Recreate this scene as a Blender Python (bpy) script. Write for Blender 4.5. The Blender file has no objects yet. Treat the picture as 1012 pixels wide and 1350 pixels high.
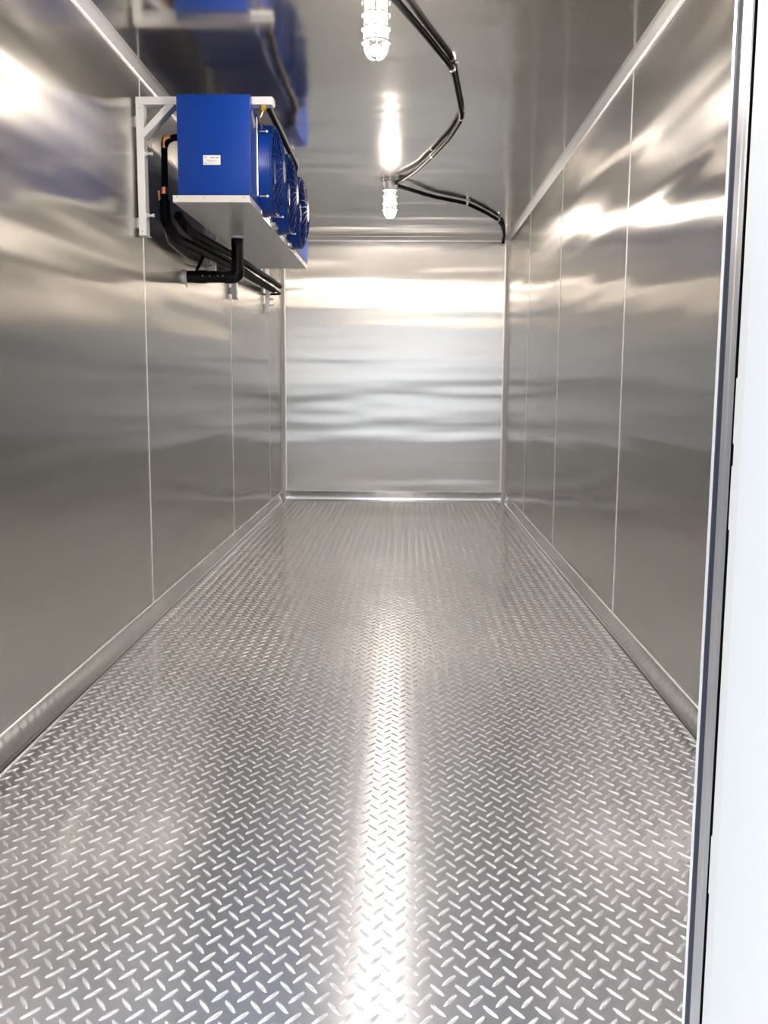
import bpy, bmesh, math, random
from mathutils import Vector, Matrix

random.seed(7)
PI = math.pi
C = bpy.context.scene.collection
sc = bpy.context.scene

# ------------------------------------------------------------------ camera
def set_camera():
    f_px, pitch, yaw, roll = 1250.4, math.radians(-7.6902), math.radians(1.2606), math.radians(0.3336)
    fw = Vector((-math.sin(yaw) * math.cos(pitch), math.cos(yaw) * math.cos(pitch), math.sin(pitch)))
    r = Vector((math.cos(yaw), math.sin(yaw), 0))
    u = r.cross(fw)
    r2 = r * math.cos(roll) + u * math.sin(roll)
    u2 = -r * math.sin(roll) + u * math.cos(roll)
    cd = bpy.data.cameras.new('camera')
    cam = bpy.data.objects.new('camera', cd)
    C.objects.link(cam)
    cam.matrix_world = Matrix(((r2.x, u2.x, -fw.x, 0.1064), (r2.y, u2.y, -fw.y, 0.0), (r2.z, u2.z, -fw.z, 1.0542), (0, 0, 0, 1)))
    cd.sensor_fit = 'VERTICAL'
    cd.sensor_height = 36.0
    cd.lens = f_px / 1350 * 36.0
    cd.clip_start = 0.01
    sc.camera = cam
set_camera()

# ------------------------------------------------------------------ daylight outside, exposure
SKY_STRENGTH = 1.85
LAMP_STRENGTH = 2.0
LAMP_WATTS = 14.5
world = bpy.data.worlds.new('overcast_sky')
sc.world = world
world.use_nodes = True
wn = world.node_tree.nodes
wn['Background'].inputs['Color'].default_value = (0.89, 0.935, 1.0, 1)
wn['Background'].inputs['Strength'].default_value = SKY_STRENGTH
sc.view_settings.view_transform = 'Standard'
sc.view_settings.look = 'None'
sc.view_settings.exposure = 1.32
sc.view_settings.gamma = 1.0
sc.view_settings.use_curve_mapping = False
sc.cycles.max_bounces = 16
sc.cycles.glossy_bounces = 12
sc.cycles.diffuse_bounces = 6
sc.cycles.transparent_max_bounces = 12
sc.cycles.sample_clamp_indirect = 12.0

# ------------------------------------------------------------------ materials
def new_mat(name):
    m = bpy.data.materials.new(name)
    m.use_nodes = True
    nt = m.node_tree
    return m, nt, nt.nodes['Principled BSDF']

def simple(name, col, rough=0.5, metal=0.0, spec=0.5, noise=0.05, coat=0.0):
    m, nt, b = new_mat(name)
    b.inputs['Base Color'].default_value = (*col, 1)
    b.inputs['Roughness'].default_value = rough
    b.inputs['Metallic'].default_value = metal
    b.inputs['Specular IOR Level'].default_value = spec
    b.inputs['Coat Weight'].default_value = coat
    tc = nt.nodes.new('ShaderNodeTexCoord')
    nz = nt.nodes.new('ShaderNodeTexNoise')
    nz.inputs['Scale'].default_value = 40
    nt.links.new(tc.outputs['Object'], nz.inputs['Vector'])
    mr = nt.nodes.new('ShaderNodeMapRange')
    mr.inputs['To Min'].default_value = max(0.02, rough - noise)
    mr.inputs['To Max'].default_value = rough + noise
    nt.links.new(nz.outputs['Fac'], mr.inputs['Value'])
    nt.links.new(mr.outputs['Result'], b.inputs['Roughness'])
    return m

def brushed(name, col, rough, aniso, tangent, wave_scale, wave, grain_scale, grain, metal=1.0):
    """brushed sheet metal; tangent = world direction across the brush grain, wave = gentle buckling of the sheet"""
    m, nt, b = new_mat(name)
    L = nt.links.new
    b.inputs['Base Color'].default_value = (*col, 1)
    b.inputs['Metallic'].default_value = metal
    b.inputs['Anisotropic'].default_value = aniso
    cx = nt.nodes.new('ShaderNodeCombineXYZ')
    for k, v in zip('XYZ', tangent):
        cx.inputs[k].default_value = v
    L(cx.outputs[0], b.inputs['Tangent'])
    tc = nt.nodes.new('ShaderNodeTexCoord')
    mp = nt.nodes.new('ShaderNodeMapping')
    mp.inputs['Scale'].default_value = wave_scale
    L(tc.outputs['Object'], mp.inputs['Vector'])
    nz = nt.nodes.new('ShaderNodeTexNoise')
    nz.inputs['Scale'].default_value = 1.0
    nz.inputs['Detail'].default_value = 2.0
    nz.inputs['Roughness'].default_value = 0.45
    L(mp.outputs[0], nz.inputs['Vector'])
    bp = nt.nodes.new('ShaderNodeBump')
    bp.inputs['Strength'].default_value = 1.0
    bp.inputs['Distance'].default_value = wave
    L(nz.outputs['Fac'], bp.inputs['Height'])
    L(bp.outputs[0], b.inputs['Normal'])
    mg = nt.nodes.new('ShaderNodeMapping')
    mg.inputs['Scale'].default_value = grain_scale
    L(tc.outputs['Object'], mg.inputs['Vector'])
    ng = nt.nodes.new('ShaderNodeTexNoise')
    ng.inputs['Scale'].default_value = 1.0
    ng.inputs['Detail'].default_value = 4.0
    L(mg.outputs[0], ng.inputs['Vector'])
    mr = nt.nodes.new('ShaderNodeMapRange')
    mr.inputs['To Min'].default_value = rough - grain
    mr.inputs['To Max'].default_value = rough + grain
    L(ng.outputs['Fac'], mr.inputs['Value'])
    L(mr.outputs['Result'], b.inputs['Roughness'])
    return m

STEEL = (0.62, 0.605, 0.582)
M = {}
M['steel_side'] = brushed('brushed_steel_side', STEEL, 0.24, 0.97, (0, 1, 0), (0.3, 0.20, 2.8), 0.0270, (60, 60, 2), 0.012, 1.0)
M['steel_back'] = brushed('brushed_steel_back', STEEL, 0.24, 0.97, (1, 0, 0), (0.35, 0.3, 3.0), 0.0150, (60, 60, 2), 0.0, 1.0)
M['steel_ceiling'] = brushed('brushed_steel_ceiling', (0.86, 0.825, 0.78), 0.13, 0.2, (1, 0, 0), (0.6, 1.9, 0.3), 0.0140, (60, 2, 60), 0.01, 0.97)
M['tread'] = brushed('tread_plate_metal_shaded', (0.565, 0.58, 0.62), 0.25, 0.86, (0, 1, 0), (1.2, 1.2, 0.3), 0.0010, (30, 30, 30), 0.02, 0.82)  # base colour darkened for the shade between the lugs
tb_ = M['tread'].node_tree.nodes['Principled BSDF']
tb_.inputs['Coat Weight'].default_value = 0.45
tb_.inputs['Coat Roughness'].default_value = 0.14
tb_.inputs['Coat IOR'].default_value = 1.8
M['lug'] = simple('lug_metal_lit', (0.95, 0.955, 0.965), 0.19, 0.72, noise=0.0)  # same metal as the plate, paler: light caught by the lugs is in the colour
M['base'] = brushed('baseboard_metal', (0.52, 0.515, 0.51), 0.20, 0.0, (0, 0, 1), (0.8, 0.8, 0.8), 0.0006, (20, 20, 20), 0.0)
M['trim'] = simple('satin_aluminium', (0.96, 0.955, 0.945), 0.30, 0.4, noise=0.0)
M['bright'] = simple('bright_galvanised', (0.90, 0.92, 0.93), 0.42, 0.4, noise=0.01)
M['tray'] = simple('tray_aluminium', (0.95, 0.94, 0.92), 0.28, 0.45, noise=0.0)
M['blue'] = simple('blue_powder_coat', (0.0005, 0.040, 0.30), 0.36, 0.0, 0.3)
M['navy'] = simple('blue_wire_coat', (0.004, 0.038, 0.24), 0.5, 0.0, 0.5)
M['blade'] = simple('fan_blade_coat', (0.004, 0.018, 0.09), 0.4, 0.0, 0.4)
M['black'] = simple('black_rubber', (0.005, 0.005, 0.006), 0.50, 0.0, 0.03)
M['blackpipe'] = simple('black_plastic_pipe', (0.005, 0.005, 0.006), 0.25, 0.0, 0.2)
M['foam'] = simple('black_foam_insulation', (0.004, 0.004, 0.005), 0.50, 0.0, 0.06)
M['copper'] = simple('copper', (0.80, 0.36, 0.18), 0.3, 1.0)
M['brass'] = simple('yellow_brass', (0.85, 0.62, 0.12), 0.28, 0.8)
M['white'] = simple('white_panel_coat', (0.58, 0.585, 0.59), 0.5, 0.0, 0.2)
M['screw'] = simple('zinc_screw', (0.88, 0.87, 0.84), 0.25, 0.7, noise=0.0)
M['grey_cable'] = simple('grey_cable', (0.25, 0.24, 0.22), 0.45, 0.0)
M['edge_paint'] = simple('pale_edge_paint', (0.60, 0.59, 0.575), 0.45, 0.0, 0.3)
M['slate'] = simple('slate_gasket', (0.028, 0.033, 0.048), 0.5, 0.0, 0.25)
M['dark'] = simple('dark_joint', (0.004, 0.004, 0.004), 0.9, 0.0, 0.0)
M['frame'] = simple('frame_aluminium', (0.62, 0.63, 0.66), 0.35, 0.85)
M['lampgrey'] = simple('lamp_cast_aluminium', (0.42, 0.42, 0.43), 0.36, 0.55)
M['guard'] = simple('lamp_guard_metal', (0.20, 0.195, 0.19), 0.45, 0.6, noise=0.0)
M['concrete'] = simple('concrete_yard', (0.16, 0.16, 0.158), 0.8, 0.0, 0.3)
M['sticker'] = simple('white_sticker', (0.84, 0.85, 0.86), 0.4, 0.0)
M['ink'] = simple('grey_ink', (0.14, 0.14, 0.15), 0.5, 0.0)
M['chrome_sticker'] = simple('silver_sticker', (0.62, 0.63, 0.70), 0.3, 0.6)

def bulb_mat():
    m, nt, b = new_mat('lit_bulb')
    b.inputs['Base Color'].default_value = (0.35, 0.34, 0.33, 1)
    b.inputs['Emission Color'].default_value = (1.0, 0.885, 0.77, 1)
    b.inputs['Emission Strength'].default_value = LAMP_STRENGTH
    return m
M['bulb'] = bulb_mat()

def glass_mat():
    m = bpy.data.materials.new('thin_clear_glass')
    m.use_nodes = True
    nt = m.node_tree
    nt.nodes.remove(nt.nodes['Principled BSDF'])
    out = nt.nodes['Material Output']
    tr = nt.nodes.new('ShaderNodeBsdfTransparent')
    tr.inputs['Color'].default_value = (0.97, 0.97, 0.96, 1)
    gl = nt.nodes.new('ShaderNodeBsdfGlossy')
    gl.inputs['Roughness'].default_value = 0.06
    fr = nt.nodes.new('ShaderNodeFresnel')
    fr.inputs['IOR'].default_value = 1.45
    mx = nt.nodes.new('ShaderNodeMixShader')
    nt.links.new(fr.outputs[0], mx.inputs[0])
    nt.links.new(tr.outputs[0], mx.inputs[1])
    nt.links.new(gl.outputs[0], mx.inputs[2])
    nt.links.new(mx.outputs[0], out.inputs['Surface'])
    return m
M['glass'] = glass_mat()

# ------------------------------------------------------------------ helpers
def obj(name, bm, mat, parent=None, smooth=35, recalc=True):
    if recalc:
        bmesh.ops.recalc_face_normals(bm, faces=bm.faces)
    me = bpy.data.meshes.new(name)
    bm.to_mesh(me)
    bm.free()
    me.materials.append(mat)
    if smooth:
        for p in me.polygons:
            p.use_smooth = True
        me.set_sharp_from_angle(angle=math.radians(smooth))
    o = bpy.data.objects.new(name, me)
    C.objects.link(o)
    if parent is not None:
        o.parent = parent
        o.matrix_parent_inverse = Matrix.Translation(parent.location).inverted() if parent.location.length else Matrix()
    return o

def thing(name, label, cat, loc, group=None):
    o = bpy.data.objects.new(name, None)
    o.empty_display_size = 0.05
    C.objects.link(o)
    o.location = loc
    o['label'] = label
    o['category'] = cat
    if group:
        o['group'] = group
    return o

def tag(o, label, cat, group=None):
    o['label'] = label
    o['category'] = cat
    if group:
        o['group'] = group
    return o

def struct(o):
    o['kind'] = 'structure'
    return o

def struct_root(name, loc=(0, 0, 0)):
    o = bpy.data.objects.new(name, None)
    o.empty_display_size = 0.05
    C.objects.link(o)
    o.location = loc
    o['kind'] = 'structure'
    return o

def box(bm, x0, x1, y0, y1, z0, z1, bev=0.0, seg=1):
    vs = [bm.verts.new((x, y, z)) for x in (x0, x1) for y in (y0, y1) for z in (z0, z1)]
    idx = [(0, 1, 3, 2), (4, 6, 7, 5), (0, 4, 5, 1), (2, 3, 7, 6), (0, 2, 6, 4), (1, 5, 7, 3)]
    fs = [bm.faces.new([vs[i] for i in q]) for q in idx]
    if bev > 0:
        es = set()
        for f in fs:
            es.update(f.edges)
        bmesh.ops.bevel(bm, geom=list(es), offset=bev, segments=seg, affect='EDGES', profile=0.5)
    return bm

def bx(x0, x1, y0, y1, z0, z1, bev=0.0, seg=1):
    return box(bmesh.new(), x0, x1, y0, y1, z0, z1, bev, seg)

def prism(bm, pts, axis, a, b):
    """closed polygon pts extruded along axis from a to b; pts are the two other coordinates in xyz order"""
    def P(p, v):
        q = list(p)
        q.insert('xyz'.index(axis), v)
        return q
    A = [bm.verts.new(P(p, a)) for p in pts]
    B = [bm.verts.new(P(p, b)) for p in pts]
    n = len(pts)
    bm.faces.new(A)
    bm.faces.new(B[::-1])
    for i in range(n):
        bm.faces.new((A[i], A[(i + 1) % n], B[(i + 1) % n], B[i]))
    return bm

def fillet(pts, r, n=6):
    """round the corners of a polyline"""
    pts = [Vector(p) for p in pts]
    out = [pts[0]]
    for i in range(1, len(pts) - 1):
        p, a, b = pts[i], pts[i - 1], pts[i + 1]
        d = min(r, (a - p).length * 0.48, (b - p).length * 0.48)
        s, e = p + (a - p).normalized() * d, p + (b - p).normalized() * d
        for k in range(n + 1):
            t = k / n
            out.append(s.lerp(p, t).lerp(p.lerp(e, t), t))
    out.append(pts[-1])
    return out

def tube(bm, pts, r, n=12, cap=True):
    pts = [Vector(p) for p in pts]
    rs = r if isinstance(r, (list, tuple)) else [r] * len(pts)
    t0 = (pts[1] - pts[0]).normalized()
    up = Vector((0, 0, 1)) if abs(t0.z) < 0.9 else Vector((1, 0, 0))
    nrm = t0.cross(up).normalized()
    rings = []
    prev = t0
    for i, p in enumerate(pts):
        if i == 0:
            t = t0
        elif i == len(pts) - 1:
            t = (pts[i] - pts[i - 1]).normalized()
        else:
            t = ((pts[i + 1] - p).normalized() + (p - pts[i - 1]).normalized()).normalized()
        q = prev.rotation_difference(t)
        nrm = q @ nrm
        prev = t
        bn = t.cross(nrm).normalized()
        rings.append([bm.verts.new(p + (nrm * math.cos(2 * PI * k / n) + bn * math.sin(2 * PI * k / n)) * rs[i]) for k in range(n)])
    for a, b in zip(rings, rings[1:]):
        for k in range(n):
            bm.faces.new((a[k], a[(k + 1) % n], b[(k + 1) % n], b[k]))
    if cap:
        bm.faces.new(rings[0][::-1])
        bm.faces.new(rings[-1])
    return bm

def tb(pts, r, n=12):
    return tube(bmesh.new(), pts, r, n)

def lathe(bm, prof, origin, axis='z', n=32):
    """prof: list of (radius, height along axis)"""
    o = Vector(origin)
    def P(r, h, a):
        c, s = math.cos(a) * r, math.sin(a) * r
        if axis == 'z':
            return o + Vector((c, s, h))
        if axis == 'x':
            return o + Vector((h, c, s))
        return o + Vector((c, h, s))
    rings = []
    for r, h in prof:
        if r < 1e-6:
            rings.append([bm.verts.new(P(0, h, 0))])
        else:
            rings.append([bm.verts.new(P(r, h, 2 * PI * k / n)) for k in range(n)])
    for a, b in zip(rings, rings[1:]):
        for k in range(n):
            k2 = (k + 1) % n
            if len(a) == 1 and len(b) == 1:
                continue
            if len(a) == 1:
                bm.faces.new((a[0], b[k], b[k2]))
            elif len(b) == 1:
                bm.faces.new((a[k], a[k2], b[0]))
            else:
                bm.faces.new((a[k], a[k2], b[k2], b[k]))
    return bm

def ring(bm, centre, R, r, axis='z', n=32, m=6):
    o = Vector(centre)
    rings = []
    for i in range(n):
        a = 2 * PI * i / n
        row = []
        for j in range(m):
            b = 2 * PI * j / m
            q, h = R + r * math.cos(b), r * math.sin(b)
            c, s = math.cos(a) * q, math.sin(a) * q
            v = (c, s, h) if axis == 'z' else ((h, c, s) if axis == 'x' else (c, h, s))
            row.append(bm.verts.new(o + Vector(v)))
        rings.append(row)
    for i in range(n):
        A, B = rings[i], rings[(i + 1) % n]
        for j in range(m):
            bm.faces.new((A[j], A[(j + 1) % m], B[(j + 1) % m], B[j]))
    return bm

# ================================================================== the room: 2.0 wide, 7.1 deep, 2.33 high
X0, X1, Y0, Y1, H = -1.0, 1.0, 1.42, 8.531, 2.3263
T = 0.08          # wall thickness behind the sheets
GAP = 0.0025

# ---- floor: tread plate with raised lugs
floor = struct(obj('floor', bx(X0 - T, X1 + T, Y0 - 0.11, Y1 + T, -0.09, -0.006), M['dark'], smooth=0))
plate_bm = bx(X0 + 0.012, X1 - 0.012, Y0 - 0.10, Y1 - 0.010, -0.006, 0.0, 0.0015)
plate = obj('tread_plate', plate_bm, M['tread'], floor, smooth=0)

PX, PY = 0.0443, 0.0555
LUG_RINGS = ((1.0, 0.0), (0.84, 0.0017), (0.50, 0.0028))
def lug_points(s):
    hx, hy, hw = 0.0125 * s, 0.0165, 0.0044
    d = Vector((hx, hy, 0))
    ln = d.length
    d.normalize()
    w = Vector((-d.y, d.x, 0))
    NP = 10
    rings = []
    for k, h in LUG_RINGS:
        row = []
        for i in range(NP):
            a = 2 * PI * i / NP
            ca, sa = math.cos(a), math.sin(a)
            e = abs(sa) ** 1.25 * (1 if sa >= 0 else -1)
            row.append(d * (ca * ln * (1 - (1 - k) * 0.55)) + w * (e * hw * k) + Vector((0, 0, h)))
        rings.append(row)
    fs = []
    for r in range(len(rings) - 1):
        for i in range(NP):
            fs.append((r * NP + i, r * NP + (i + 1) % NP, (r + 1) * NP + (i + 1) % NP, (r + 1) * NP + i))
    fs.append(tuple((len(rings) - 1) * NP + i for i in range(NP)))
    return [v for row in rings for v in row], fs

def lug_mesh(name, s):
    vs, fs = lug_points(s)
    if s < 0:
        fs = [f[::-1] for f in fs]
    me = bpy.data.meshes.new(name)
    me.from_pydata([tuple(v) for v in vs], [], fs)
    me.materials.append(M['lug'])
    for p in me.polygons:
        p.use_smooth = True
    return me

spots = []
for j in range(-5, 126):
    for i in range(-26, 26):
        for s, ox, oy in ((-1, 0.0, 0.0), (1, PX / 2, PY / 2)):
            x, y = 0.0819 + i * PX + ox, 1.540 + j * PY + oy
            if abs(x) < X1 - 0.028 and Y0 - 0.075 < y < Y1 - 0.03:
                spots.append((x, y, s))
def seen(x, y):
    return -0.40 * y + 0.03 < x < 0.402 * y + 0.01 and y > 1.43
near = sorted([p for p in spots if seen(p[0], p[1])], key=lambda p: p[1])[:300]
near_set = set(near)
mesh_of = {-1: lug_mesh('lug', -1), 1: lug_mesh('lug', 1)}
for x, y, s in near:
    o = bpy.data.objects.new('lug', mesh_of[s])
    o.location = (x, y, 0)
    o.rotation_euler = (0, 0, random.uniform(-0.05, 0.05))
    C.objects.link(o)
    o.parent = floor
vs_all, fs_all = [], []
pts_of = {-1: lug_points(-1), 1: lug_points(1)}
for p in spots:
    if p in near_set:
        continue
    x, y, s = p
    vs, fs = pts_of[s]
    b = len(vs_all)
    a = random.uniform(-0.05, 0.05)
    ca, sa = math.cos(a), math.sin(a)
    vs_all += [(x + v.x * ca - v.y * sa, y + v.x * sa + v.y * ca, v.z) for v in vs]
    for f in fs:
        g = tuple(b + k for k in f)
        fs_all.append(g if s > 0 else g[::-1])
me = bpy.data.meshes.new('lug_field')
me.from_pydata(vs_all, [], fs_all)
me.materials.append(M['lug'])
for p in me.polygons:
    p.use_smooth = True
field = bpy.data.objects.new('lug_field', me)
C.objects.link(field)
field.parent = floor
field['kind'] = 'stuff'

# ---- walls: backing slab, sheet panels, joint strips
wall_left = struct(obj('wall_left', bx(X0 - T, X0 - 0.004, Y0 - 0.11, Y1 + T, -0.09, H + T), M['white'], smooth=0))
wall_right = struct(obj('wall_right', bx(X1 + 0.004, X1 + T, Y0 - 0.11, Y1 + T, -0.09, H + T), M['white'], smooth=0))
wall_back = struct(obj('wall_back', bx(X0 - T, X1 + T, Y1 + 0.004, Y1 + T, -0.09, H + T), M['white'], smooth=0))
ceiling = struct(obj('ceiling', bx(X0 - T, X1 + T, Y0 - 0.11, Y1 + T, H + 0.004, H + T), M['white'], smooth=0))

def side_panels(wall, x, inward, seams):
    ys = [Y0] + seams + [Y1]
    for a, b in zip(ys, ys[1:]):
        xa, xb = sorted((x, x - inward * 0.004))
        obj('panel', bx(xa, xb, a + GAP, b - GAP, 0.0, H, 0.0008), M['steel_side'], wall, smooth=0)
    for s in seams:
        xa, xb = sorted((x - inward * 0.002, x + inward * 0.0016))
        obj('joint_strip', bx(xa, xb, s - 0.007, s + 0.007, 0.0, H, 0.0012), M['trim'], wall, smooth=0)
side_panels(wall_left, X0, 1, [2.077, 4.076, 6.075, 7.75])
side_panels(wall_right, X1, -1, [2.304, 3.988, 5.672, 7.10])
obj('panel', bx(X0, X1, Y1, Y1 + 0.004, 0, H, 0.0008), M['steel_back'], wall_back, smooth=0)
cs = [Y0, 4.904, Y1]
for a, b in zip(cs, cs[1:]):
    obj('panel', bx(X0, X1, a + 0.0012, b - 0.0012, H, H + 0.004, 0.0008), M['steel_ceiling'], ceiling, smooth=0)

# ---- front wall with the doorway the camera looks through
DX0, DX1, DZ0, DZ1 = -0.60, 0.566, 0.0, 2.02
bm = bmesh.new()
for a in ((X0 - T, DX0, -0.09, H + T), (DX1 + 0.012, X1 + T, -0.09, H + T), (DX0, DX1 + 0.012, DZ1, H + T), (DX0, DX1 + 0.012, -0.09, -0.012)):
    box(bm, a[0], a[1], 1.312, Y0 - 0.0045, a[2], a[3])
wall_front = struct(obj('wall_front', bm, M['white'], smooth=0))
for a in ((X0, DX0, 0.0, H), (DX1 + 0.004, X1, 0.0, H), (DX0, DX1 + 0.004, DZ1, H)):
    obj('panel', bx(a[0], a[1], Y0 - 0.004, Y0, a[2], a[3]), M['steel_back'], wall_front, smooth=0)

# ---- corner trims (bent aluminium angles)
def cove(w=0.032):
    """convex corner strip: thin feet on both sheets, rounded nose between"""
    pts = [(0.0, 0.0), (w + 0.006, 0.0), (w + 0.006, 0.0015), (w, 0.0025)]
    for k in range(1, 8):
        a = k / 8 * PI / 2
        pts.append((w * (1 - math.sin(a)) * 0.55 + w * 0.45 * math.cos(a), w * (1 - math.cos(a)) * 0.55 + w * 0.45 * math.sin(a)))
    pts += [(0.0025, w), (0.0015, w + 0.006), (0.0, w + 0.006)]
    return pts
p = cove()
struct(obj('trim_1', prism(bmesh.new(), [(X0 + a, H - b) for a, b in p], 'y', Y0, Y1), M['trim'], smooth=40))
struct(obj('trim_2', prism(bmesh.new(), [(X1 - a, H - b) for a, b in p], 'y', Y0, Y1), M['trim'], smooth=40))
struct(obj('trim_3', prism(bmesh.new(), [(Y1 - a, H - b) for a, b in p], 'x', X0, X1), M['trim'], smooth=40))
struct(obj('trim_4', prism(bmesh.new(), [(X0 + a, Y1 - b) for a, b in p], 'z', 0.0, H), M['trim'], smooth=40))
struct(obj('trim_5', prism(bmesh.new(), [(X1 - a, Y1 - b) for a, b in p], 'z', 0.0, H), M['trim'], smooth=40))

# ---- baseboards: thin kick plate with a rolled top lip and a small foot
BH = 0.092
def base_profile():
    return [(0.0, 0.0), (0.011, 0.0), (0.011, 0.004), (0.006, 0.010), (0.004, 0.016), (0.004, BH - 0.010), (0.0065, BH - 0.006), (0.0065, BH - 0.002), (0.004, BH), (0.0, BH)]
bp_ = base_profile()
bl = struct(obj('baseboard_left', prism(bmesh.new(), [(X0 + a, b) for a, b in bp_], 'y', Y0, Y1), M['base']))
br = struct(obj('baseboard_right', prism(bmesh.new(), [(X1 - a, b) for a, b in bp_], 'y', Y0, Y1), M['base']))
bb = struct(obj('baseboard_back', prism(bmesh.new(), [(Y1 - a, b) for a, b in bp_], 'x', X0, X1), M['base']))
for par, a, b in ((bl, (X0 + 0.0045, Y0, BH), (X0 + 0.0045, Y1, BH)), (br, (X1 - 0.0045, Y0, BH), (X1 - 0.0045, Y1, BH)), (bb, (X0, Y1 - 0.0045, BH), (X1, Y1 - 0.0045, BH))):
    obj('top_lip', tb([a, b], 0.0042, 10), M['trim'], par)
for par, x, s, ys in ((bl, X0, 1, 4.02), (br, X1, -1, 3.95)):
    xa, xb = sorted((x, x + s * 0.0048))
    obj('joint_strip', bx(xa, xb, ys - 0.004, ys + 0.004, 0.012, BH - 0.008), M['base'], par, smooth=0)

# ---- doorway: frame, gasket, open white door leaf
door = struct_root('door_1', (DX1, 1.36, 0.0))
zt = DZ1
# inner metal lip, gasket strip, aluminium frame, black strip painting in the shade of the door gap; each runs up the jamb
def jamb(name, pts, mat, z0=-0.012, z1=DZ1):
    return obj(name, prism(bmesh.new(), pts, 'z', z0, z1), mat, door, smooth=0)
jamb('corner_lip', [(0.5634, 1.4205), (0.5608, 1.4180), (0.5604, 1.4060), (0.578, 1.4060), (0.578, 1.4205)], M['trim'])
jamb('gasket', [(0.5612, 1.4060), (0.5612, 1.3990), (0.5626, 1.3900), (0.5626, 1.3835), (0.578, 1.3835), (0.578, 1.4060)], M['slate'])
jamb('frame', [(0.5618, 1.3835), (0.5606, 1.3790), (0.5606, 1.3600), (0.5594, 1.3520), (0.5594, 1.3400), (0.5606, 1.3360), (0.578, 1.3360), (0.578, 1.3835)], M['frame'])
jamb('gap_strip', [(0.5610, 1.3360), (0.5610, 1.3310), (0.5740, 1.3310), (0.5740, 1.3120), (0.578, 1.3120), (0.578, 1.3360)], M['dark'])
# other side and head of the frame, outside the picture
obj('frame_head', bx(DX0, DX1, 1.312, Y0, DZ1 - 0.012, DZ1), M['frame'], door, smooth=0)
obj('frame_post', bx(DX0, DX0 + 0.010, 1.312, Y0, 0, DZ1 - 0.012), M['frame'], door, smooth=0)
obj('threshold', bx(DX0, DX1 + 0.012, 1.28, 1.318, -0.012, 0.004, 0.002), M['frame'], door, smooth=0)
# open leaf, swung out a little past square, with a rounded pale edge
def leaf_pts(dx, y0, y1, x0, r):
    """plan outline of slab from hinge end y1 back towards y0, inner face at x0, rounded hinge corner"""
    pts = []
    for k in range(9):
        a = PI / 2 + (PI / 2) * k / 8
        pts.append((x0 + r + r * math.cos(a), y1 - r + r * math.sin(a)))
    pts += [(x0, y0), (x0 + dx, y0), (x0 + dx, y1)]
    return pts
obj('leaf_edge', prism(bmesh.new(), leaf_pts(0.09, 1.2445, 1.303, 0.5490, 0.016), 'z', 0.006, DZ1 + 0.03), M['edge_paint'], door, smooth=50)
obj('leaf', prism(bmesh.new(), [(0.5412, 0.10), (0.5412, 1.2400), (0.5432, 1.2440), (0.640, 1.2440), (0.640, 0.10)], 'z', 0.0, DZ1 + 0.036), M['white'], door, smooth=0)
for z in (1.62, 1.02, 0.90, 0.36):
    obj('hinge_plate', bx(0.5570, 0.572, 1.3080, 1.3180, z - 0.045, z + 0.045, 0.001), M['white'], door, smooth=0)
for z in (1.42, 1.21, 0.62, 0.38):
    obj('hinge_screw', lathe(bmesh.new(), [(0.0, 0.0), (0.004, 0.0), (0.004, -0.003), (0.0, -0.004)], (0.568, 1.322, z), 'x', 10), M['screw'], door)

# ---- yard outside, below the trailer floor
struct(obj('ground', bx(-30, 30, -40, 30, -0.65, -0.60), M['concrete'], smooth=0))

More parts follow.
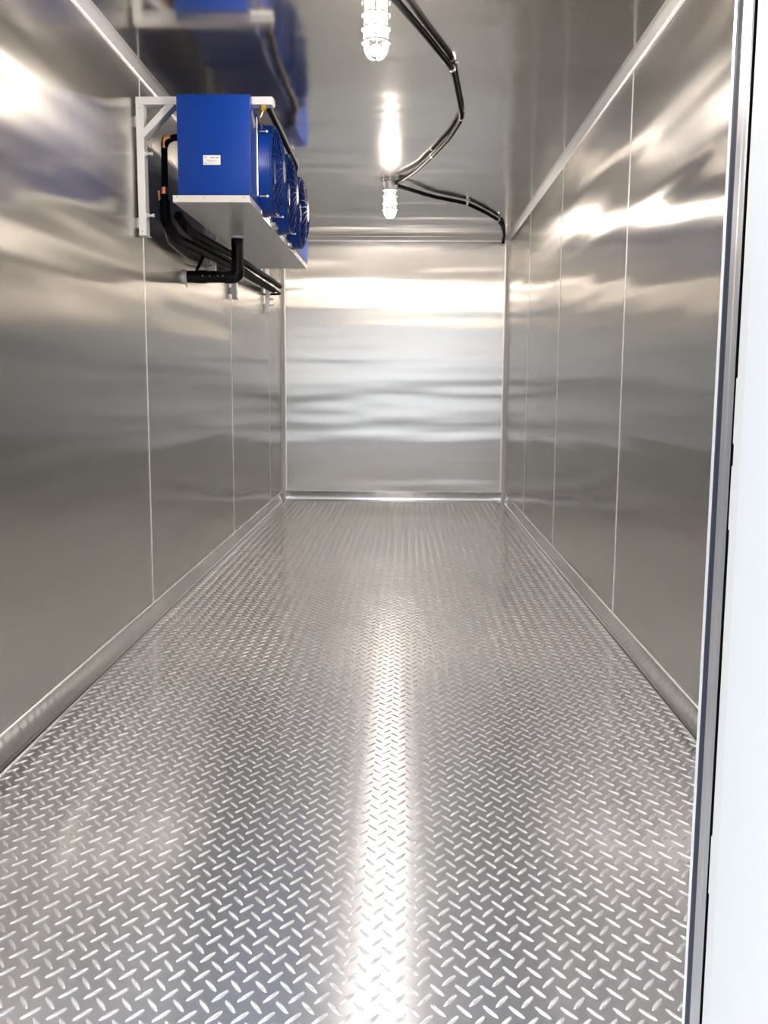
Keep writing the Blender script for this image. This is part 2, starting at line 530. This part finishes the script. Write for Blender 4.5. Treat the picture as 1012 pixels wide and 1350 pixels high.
# ================================================================== caged ceiling lamps
def cage_lamp(x, y, label):
    t = thing('caged_lamp', label, 'lamp', (x, y, H), 'caged jar lamps on the ceiling')
    def at(h):
        return (x, y, H - h)
    b = lathe(bmesh.new(), [(0.0, 0.0), (0.053, 0.0), (0.053, -0.006), (0.056, -0.007), (0.056, -0.014), (0.050, -0.016), (0.050, -0.046), (0.047, -0.060), (0.047, -0.066), (0.040, -0.066), (0.040, -0.060), (0.0, -0.060)], (x, y, H), 'z', 40)
    base = obj('lamp_base', b, M['lampgrey'], t)
    for k in range(4):
        a = PI / 4 + k * PI / 2
        px, py = x + 0.055 * math.cos(a), y + 0.055 * math.sin(a)
        obj('lug_ear', lathe(bmesh.new(), [(0, 0), (0.009, 0), (0.009, -0.016), (0.006, -0.019), (0, -0.019)], (px, py, H), 'z', 12), M['lampgrey'], base)
    # glass jar
    prof = [(0.0385, -0.060), (0.0385, -0.185)]
    for k in range(1, 8):
        a = k / 8 * PI / 2
        prof.append((0.0385 * math.cos(a), -0.185 - 0.045 * math.sin(a)))
    prof.append((0.0, -0.230))
    obj('glass_jar', lathe(bmesh.new(), prof, (x, y, H), 'z', 32), M['glass'], t, smooth=60)
    # bulb and socket
    obj('bulb_socket', lathe(bmesh.new(), [(0, -0.060), (0.019, -0.060), (0.019, -0.080), (0.015, -0.0838), (0, -0.0838)], (x, y, H), 'z', 20), M['white'], t)
    bp2 = [(0.0, -0.084), (0.016, -0.086), (0.021, -0.096), (0.026, -0.110), (0.028, -0.124), (0.026, -0.137), (0.019, -0.148), (0.009, -0.153), (0.0, -0.154)]
    obj('bulb', lathe(bmesh.new(), bp2, (x, y, H), 'z', 24), M['bulb'], t, smooth=80)
    ld = bpy.data.lights.new('lamp_light', 'POINT')
    ld.energy = LAMP_WATTS
    ld.color = (1.0, 0.885, 0.77)
    ld.shadow_soft_size = 0.028
    lo = bpy.data.objects.new('lamp_light', ld)
    C.objects.link(lo)
    lo.parent = t
    lo.location = (0, 0, -0.188)
    # wire guard: ribs that close at the tip, three hoops
    g = bmesh.new()
    R = 0.0445
    for k in range(6):
        a = k * PI / 3 + PI / 6
        ca, sa = math.cos(a), math.sin(a)
        pts = [(x + R * ca, y + R * sa, H - 0.062), (x + R * ca, y + R * sa, H - 0.12), (x + R * ca, y + R * sa, H - 0.188)]
        for q in range(1, 8):
            b_ = q / 8 * PI / 2
            pts.append((x + R * math.cos(b_) * ca, y + R * math.cos(b_) * sa, H - 0.188 - 0.054 * math.sin(b_)))
        pts.append((x + 0.001 * ca, y + 0.001 * sa, H - 0.2425))
        tube(g, pts, 0.0025, 6)
    gd = obj('wire_guard', g, M['guard'], t)
    for h in (0.066, 0.105, 0.147, 0.188):
        obj('guard_hoop', ring(bmesh.new(), at(h), R + (0.0006 if h > 0.07 else 0.0), 0.0026 if h > 0.07 else 0.004, 'z', 32, 6), M['guard'], gd)
    obj('guard_tip', lathe(bmesh.new(), [(0, 0.004), (0.005, 0.002), (0.005, -0.002), (0, -0.004)], at(0.243), 'z', 10), M['guard'], gd)
    return t
cage_lamp(0.001, 3.215, 'nearer caged jar lamp on the ceiling, cut by the top edge of the photo')
cage_lamp(-0.0034, 6.165, 'farther caged jar lamp on the ceiling with two black cables at its base')

# black conduit clipped to the ceiling
RC = 0.0125
def conduit(name, pts, label, clips):
    t = thing(name, label, 'cable', pts[0])
    sm = fillet(pts, 0.10, 6)
    obj('sheath', tb(sm, RC, 12), M['black'], t)
    for p, d in clips:
        d = Vector(d).normalized()
        p = Vector(p)
        pts2 = [p + d * 0.006 * s for s in (-1, 1)]
        c = obj('clip', tube(bmesh.new(), pts2, RC + 0.0022, 14), M['screw'], t)
        side = d.cross(Vector((0, 0, 1))).normalized()
        q = p + side * 0.019
        obj('clip_tab', bx(q.x - 0.007, q.x + 0.007, q.y - 0.007, q.y + 0.007, H - 0.003, H - 0.0004, 0.0006), M['screw'], c)
    return t
zc = H - 0.020
c1 = [(0.047, 3.235, H - 0.034), (0.1645, 3.6258, zc), (0.281, 3.9999, zc), (0.362, 4.708, zc), (0.318, 5.08, zc), (0.243, 5.4605, zc), (0.155, 5.84, zc), (0.038, 6.140, H - 0.030)]
conduit('ceiling_conduit', c1, 'black conduit running between the two caged ceiling lamps in a long curve',
        [((0.281, 3.9999, zc), (0.09, 0.36, 0)), ((0.362, 4.708, zc), (-0.02, 0.5, 0)), ((0.243, 5.4605, zc), (-0.09, 0.39, 0))])
c2 = [(0.040, 6.195, H - 0.034), (0.2752, 6.6149, zc), (0.5199, 6.856, zc), (0.6812, 7.2084, zc), (0.800, 7.520, zc), (0.862, 7.80, zc), (0.925, 8.25, zc), (0.938, 8.470, zc - 0.010), (0.940, 8.4798, H - 0.06)]
conduit('corner_conduit', c2, 'shorter black conduit from the farther caged lamp to the back right corner',
        [((0.5199, 6.856, zc), (0.2, 0.3, 0)), ((0.800, 7.520, zc), (0.1, 0.28, 0))])

# ================================================================== wall brackets
def bracket(y, zb, ztop, beam_x1, label, brace=True, bolts=(), leg_w=0.030, leg_x=-0.986):
    t = thing('support_bracket', label, 'bracket', (leg_x, y, zb), 'galvanised brackets on the wall')
    y0, y1 = y, y + 0.055
    lx1 = leg_x + leg_w
    bm = bx(leg_x, lx1, y0, y1, zb, ztop, 0.0012)
    leg = obj('leg', bm, M['bright'], t, smooth=0)
    for z in (zb + 0.05, ztop - 0.06):
        obj('standoff', bx(-0.9998, leg_x, y0 + 0.022, y1 - 0.008, z - 0.02, z + 0.02), M['bright'], t, smooth=0)
    for z in (zb + 0.014, ztop - 0.013):
        obj('rivet', lathe(bmesh.new(), [(0, -0.0022), (0.0030, -0.0016), (0.0036, 0.0), (0, 0.0)], (leg_x + leg_w * 0.5, y0, z), 'y', 8), M['frame'], leg)
    obj('foot_plate', bx(leg_x, lx1 + 0.006, y0 - 0.002, y1 + 0.004, zb - 0.004, zb, 0.0008), M['bright'], t, smooth=0)
    if beam_x1 is not None:
        obj('beam', bx(leg_x, beam_x1, y0, y1, ztop, ztop + 0.030, 0.0012), M['bright'], t, smooth=0)
        obj('end_cap', bx(beam_x1, beam_x1 + 0.004, y0 + 0.003, y1 - 0.003, ztop + 0.003, ztop + 0.027, 0.0008), M['tray'], t, smooth=0)
    if brace:
        q = [(lx1, ztop - 0.128), (lx1, ztop - 0.092), (lx1 + 0.092, ztop), (lx1 + 0.128, ztop)]
        obj('brace', prism(bmesh.new(), q, 'y', y0, y1), M['bright'], t, smooth=0)
    for z in bolts:
        b = bmesh.new()
        lathe(b, [(0, 0), (0.0135, 0), (0.0135, 0.003), (0, 0.003)], (lx1, (y0 + y1) / 2 - 0.012, z), 'x', 16)
        lathe(b, [(0, 0.003), (0.0095, 0.003), (0.0095, 0.012), (0, 0.012)], (lx1, (y0 + y1) / 2 - 0.012, z), 'x', 6)
        lathe(b, [(0, 0.012), (0.005, 0.012), (0.005, 0.022), (0.008, 0.024), (0.008, 0.032), (0.0, 0.034)], (lx1, (y0 + y1) / 2 - 0.012, z), 'x', 12)
        obj('bolt', b, M['screw'], t)
    return t
bracket(3.960, 1.652, 2.158, -0.436, 'large braced bracket beside the front end of the blue cooling unit', True, (1.972, 1.730))
bracket(5.360, 1.640, 2.158, -0.60, 'bracket leg seen above the black drain pipe, behind the steel tray', True, (1.785,))
bracket(6.030, 1.580, 2.158, -0.60, 'bracket leg hanging just below the elbow of the drain pipe', True, (1.690,))
bracket(7.470, 1.596, 2.02, None, 'farthest bracket leg, holding the end of the black pipe run', False, (1.70, 1.655), 0.030)

# ================================================================== the blue cooling unit
UX0, UX1 = -0.806, -0.517
unit = thing('cooling_unit', 'blue box cooling unit with caged fans and steel drip tray, high on the wall', 'cooler', (-0.66, 5.0, 1.768))
obj('casing', bx(UX0, UX1, 3.956, 6.095, 1.795, 2.1575, 0.003), M['blue'], unit, smooth=0)
# end cover with folded edges
ec = bmesh.new()
box(ec, UX0 - 0.002, UX1 + 0.001, 3.900, 3.9555, 1.7955, 2.181, 0.004, 2)
cover = obj('end_cover', ec, M['blue'], unit, smooth=40)
# rating plate with small print marks
rp = obj('rating_plate', bx(-0.7050, -0.6360, 3.8985, 3.9003, 1.912, 1.949, 0.0006), M['sticker'], unit, smooth=0)
for x0, x1, z0, z1 in ((-0.699, -0.693, 1.9405, 1.9435), (-0.674, -0.668, 1.9385, 1.942), (-0.666, -0.657, 1.939, 1.9415), (-0.651, -0.645, 1.938, 1.942), (-0.699, -0.692, 1.9175, 1.9195), (-0.690, -0.655, 1.9285, 1.9292), (-0.688, -0.660, 1.9235, 1.9241)):
    obj('print_mark', bx(x0, x1, 3.8981, 3.8987, z0, z1), M['ink'], rp, smooth=0)
# warning diamond on the side
bm = prism(bmesh.new(), [(3.925, 2.118), (3.985, 2.070), (4.035, 2.095), (3.960, 2.138)], 'x', UX1 + 0.0011, UX1 + 0.0025)
obj('side_sticker', bm, M['chrome_sticker'], unit, smooth=0)
# drip tray: shallow pan with flanged rim
tr = bmesh.new()
box(tr, -0.828, -0.521, 3.893, 6.100, 1.768, 1.772)
for a in ((-0.828, -0.824, 3.893, 6.100), (-0.525, -0.521, 3.893, 6.100), (-0.824, -0.525, 3.893, 3.897), (-0.824, -0.525, 6.096, 6.100)):
    box(tr, a[0], a[1], a[2], a[3], 1.772, 1.7945)
tray = obj('drip_tray', tr, M['tray'], unit, smooth=0)
for y in (4.22, 4.62, 5.02, 5.42, 5.82):
    obj('tray_hook', bx(-0.521, -0.517, y - 0.02, y + 0.02, 1.776, 1.7945, 0.001), M['screw'], tray, smooth=0)
for y in (4.60, 5.25):
    obj('latch', bx(-0.521, -0.508, y - 0.055, y + 0.055, 1.781, 1.799, 0.003), M['screw'], unit, smooth=0)
obj('edge_strip', tb([(UX1 + 0.0032, 4.055, 1.825), (UX1 + 0.0032, 4.055, 2.135)], 0.0030, 8), M['screw'], unit)
for x, z in ((-0.812, 1.788), (-0.700, 1.786), (-0.540, 1.786)):
    obj('tray_screw', lathe(bmesh.new(), [(0, -0.002), (0.0028, -0.0014), (0.0034, 0), (0, 0)], (x, 3.893, z), 'y', 8), M['frame'], tray)

# fans: cowl, wire guard, motor hub, blades
FZ, FR = 1.966, 0.186
def fan(yc, first=None):
    cx = UX1
    prof = [(FR + 0.006, 0.0), (FR + 0.006, 0.004), (FR + 0.001, 0.010), (FR, 0.044), (FR - 0.002, 0.049), (FR - 0.008, 0.050), (FR - 0.012, 0.046), (FR - 0.012, 0.002)]
    f = obj('fan', lathe(bmesh.new(), prof, (cx, yc, FZ), 'x', 56), M['blue'], unit, smooth=50)
    # back disc
    obj('backing', lathe(bmesh.new(), [(0, 0.001), (FR - 0.012, 0.001), (FR - 0.012, 0.004), (0, 0.004)], (cx, yc, FZ), 'x', 40), M['blade'], f)
    obj('hub', lathe(bmesh.new(), [(0.058, 0.004), (0.058, 0.036), (0.050, 0.046), (0.0, 0.048)], (cx, yc, FZ), 'x', 28), M['navy'], f)
    for k in range(5):
        b = bmesh.new()
        a0 = 2 * PI * k / 5 + 0.3
        rows = []
        for r in (0.055, 0.09, 0.125, 0.160):
            row = []
            for u in range(5):
                a = a0 + (u / 4 - 0.5) * (0.75 - 0.6 * (r - 0.055)) + (r - 0.055) * 2.2
                h = 0.010 + 0.024 * u / 4
                row.append((r, a, h))
            rows.append(row)
        tops = [[b.verts.new((cx + h, yc + r * math.cos(a), FZ + r * math.sin(a))) for r, a, h in row] for row in rows]
        bots = [[b.verts.new((cx + h - 0.003, yc + r * math.cos(a), FZ + r * math.sin(a))) for r, a, h in row] for row in rows]
        for i in range(3):
            for j in range(4):
                b.faces.new((tops[i][j], tops[i][j + 1], tops[i + 1][j + 1], tops[i + 1][j]))
                b.faces.new((bots[i][j], bots[i + 1][j], bots[i + 1][j + 1], bots[i][j + 1]))
        for i in range(3):
            for j in (0, 4):
                b.faces.new((tops[i][j], tops[i + 1][j], bots[i + 1][j], bots[i][j]))
        for j in range(4):
            for i in (0, 3):
                b.faces.new((tops[i][j], tops[i][j + 1], bots[i][j + 1], bots[i][j]))
        obj('blade', b, M['blade'], f, smooth=60)
    # domed guard: concentric rings and swept spokes
    def dome(r):
        q = r / FR
        return 0.050 + 0.036 * (1 - q ** 3.2)
    g = bmesh.new()
    for r in (0.048, 0.068, 0.088, 0.108, 0.128, 0.146, 0.162, 0.175):
        ring(g, (cx + dome(r), yc, FZ), r, 0.0016, 'x', 48, 5)
    obj('guard_ring', ring(bmesh.new(), (cx + dome(FR - 0.003), yc, FZ), FR - 0.003, 0.0035, 'x', 56, 6), M['navy'], f)
    obj('guard_disc', lathe(bmesh.new(), [(0.0, 0.003), (0.046, 0.002), (0.048, -0.002), (0.0, -0.002)], (cx + dome(0.045), yc, FZ), 'x', 32), M['navy'], f)
    n = 24
    for k in range(n):
        pts = []
        for i in range(7):
            r = 0.046 + (FR - 0.003 - 0.046) * i / 6
            a = 2 * PI * k / n + 0.35 * (i / 6) ** 1.4
            pts.append((cx + dome(r) + 0.002, yc + r * math.cos(a), FZ + r * math.sin(a)))
        tube(g, pts, 0.0017, 5)
    obj('guard', g, M['navy'], f)
    for a in (0.72, 2.42, 3.86, 5.56):
        r = FR + 0.012
        py, pz = yc + r * math.cos(a), FZ + r * math.sin(a)
        b = bmesh.new()
        tube(b, [(cx, py, pz), (cx + 0.030, py, pz)], 0.0028, 8)
        lathe(b, [(0, 0), (0.006, 0.001), (0.007, 0.005), (0.005, 0.010), (0, 0.012)], (cx + 0.028, py, pz), 'x', 10)
        obj('screw', b, M['screw'], f)
    return f
for yc in (4.276, 4.780, 5.290):
    fan(yc)

# valve and line above the first fan, below the bracket beam
vb = bmesh.new()
lathe(vb, [(0, 0), (0.013, 0), (0.013, -0.009), (0.009, -0.010), (0.009, -0.018), (0, -0.018)], (-0.476, 3.985, 2.152), 'z', 6)
lathe(vb, [(0, 0.006), (0.016, 0.006), (0.016, 0.0), (0, 0.0)], (-0.476, 3.985, 2.1515), 'z', 12)
valve = obj('valve', vb, M['brass'], unit, smooth=30)
obj('valve_line', tb(fillet([(-0.478, 3.985, 2.138), (-0.492, 3.985, 2.105), (-0.486, 4.02, 2.085), (-0.514, 4.06, 2.07)], 0.015, 4), 0.0032, 8), M['copper'], valve)
tag(obj('top_hose', tb(fillet([(-0.462, 4.030, 2.176), (-0.470, 4.30, 2.188), (-0.475, 5.20, 2.188), (-0.560, 5.45, 2.1745)], 0.12), 0.0165, 12), M['black']),
    'black hose lying along the top of the blue unit behind the fans', 'hose')

# ================================================================== pipes
# drain: down from the tray, elbow, into the wall
dp = thing('drain_pipe', 'black drain pipe with an elbow, from the steel tray to the left wall', 'pipe', (-0.731, 4.8, 1.58))
pts = fillet([(-0.731, 4.8, 1.7675), (-0.731, 4.8, 1.576), (-0.9995, 4.8, 1.576)], 0.052, 10)
obj('pipe', tb(pts, 0.0295, 24), M['blackpipe'], dp)
el = fillet([(-0.731, 4.8, 1.640), (-0.731, 4.8, 1.576), (-0.795, 4.8, 1.576)], 0.055, 10)
obj('elbow', tb(el, 0.0325, 24), M['blackpipe'], dp)
obj('coupling', tb([(-0.885, 4.8, 1.576), (-0.940, 4.8, 1.576)], 0.0325, 24), M['blackpipe'], dp)
obj('collar', lathe(bmesh.new(), [(0.030, 0.0), (0.035, 0.0), (0.035, -0.006), (0.030, -0.008)], (-0.731, 4.8, 1.7675), 'z', 24), M['trim'], dp)
wf = obj('wall_flange', lathe(bmesh.new(), [(0.029, 0.0), (0.037, 0.0), (0.037, 0.006), (0.033, 0.010), (0.033, 0.018), (0.029, 0.019)], (-0.9995, 4.8, 1.576), 'x', 24), M['screw'], dp)
obj('clamp_screw', tb([(-0.984, 4.772, 1.545), (-0.980, 4.770, 1.522)], 0.004, 8), M['screw'], wf)
for x in (-0.90, -0.865, -0.825, -0.80):
    obj('print_dot', lathe(bmesh.new(), [(0, -0.0012), (0.0022, -0.0006), (0.0026, 0.0003), (0, 0.0003)], (x, 4.8 - 0.0325 if x < -0.885 or x > -0.80 else 4.8 - 0.0297, 1.578), 'y', 8), M['trim'], dp)

# suction line: thin insulated drop behind the unit, thicker insulation below
sp = thing('suction_pipe', 'black insulated pipe with copper joints dropping between blue unit and wall', 'pipe', (-0.91, 4.1, 1.70))
p1 = fillet([(-0.8095, 4.10, 2.072), (-0.908, 4.10, 2.060), (-0.912, 4.10, 1.79)], 0.05, 8)
obj('upper_sleeve', tb(p1, 0.0135, 14), M['black'], sp)
obj('copper_joint', tb(fillet([(-0.880, 4.10, 2.0634), (-0.908, 4.10, 2.060), (-0.9086, 4.10, 2.022)], 0.034, 6), 0.0142, 14), M['copper'], sp)
obj('copper_joint', tb([(-0.9112, 4.10, 1.865), (-0.9116, 4.10, 1.838)], 0.0142, 14), M['copper'], sp)
obj('copper_stub', tb([(-0.934, 4.09, 1.85), (-0.932, 4.09, 1.81)], 0.006, 10), M['copper'], sp)
p2 = fillet([(-0.912, 4.10, 1.815), (-0.914, 4.11, 1.735), (-0.922, 4.30, 1.690), (-0.928, 5.6, 1.738), (-0.930, 7.52, 1.772)], 0.09, 8)
obj('lower_sleeve', tb(p2, [0.021] * 3 + [0.023] * (len(p2) - 3), 16), M['foam'], sp)

lp = tag(obj('liquid_pipe', tb(fillet([(-0.875, 4.18, 1.764), (-0.880, 4.40, 1.735), (-0.882, 5.6, 1.777), (-0.884, 7.56, 1.806)], 0.12), 0.020, 14), M['foam']),
         'upper black pipe of the run along the wall under the blue unit', 'pipe', 'pipes along the left wall')
hp = tag(obj('heater_cable', tb(fillet([(-0.860, 4.25, 1.722), (-0.872, 4.5, 1.706), (-0.880, 5.6, 1.738), (-0.884, 7.2, 1.752), (-0.886, 7.64, 1.752), (-0.9985, 7.64, 1.752)], 0.08), 0.0085, 10), M['black']),
         'thin black cable along the pipe run, turning into the wall beyond the last bracket', 'cable')
obj('cable_end', lathe(bmesh.new(), [(0, 0), (0.014, 0), (0.014, 0.006), (0.010, 0.010), (0, 0.010)], (-0.9995, 7.64, 1.752), 'x', 12), M['screw'], hp)
tag(obj('tie_wire', tb(fillet([(-0.945, 4.20, 1.735), (-0.955, 4.30, 1.672), (-0.962, 4.70, 1.650), (-0.962, 5.05, 1.655), (-0.960, 5.30, 1.690)], 0.2), 0.0045, 8), M['grey_cable']),
    'thin grey wire sagging against the wall below the black pipes', 'wire')
tag(obj('drain_stay', tb([(-0.912, 4.86, 1.684), (-0.940, 4.82, 1.610)], 0.008, 10), M['black']),
    'short slanted black stay between pipe run and drain pipe', 'strut')
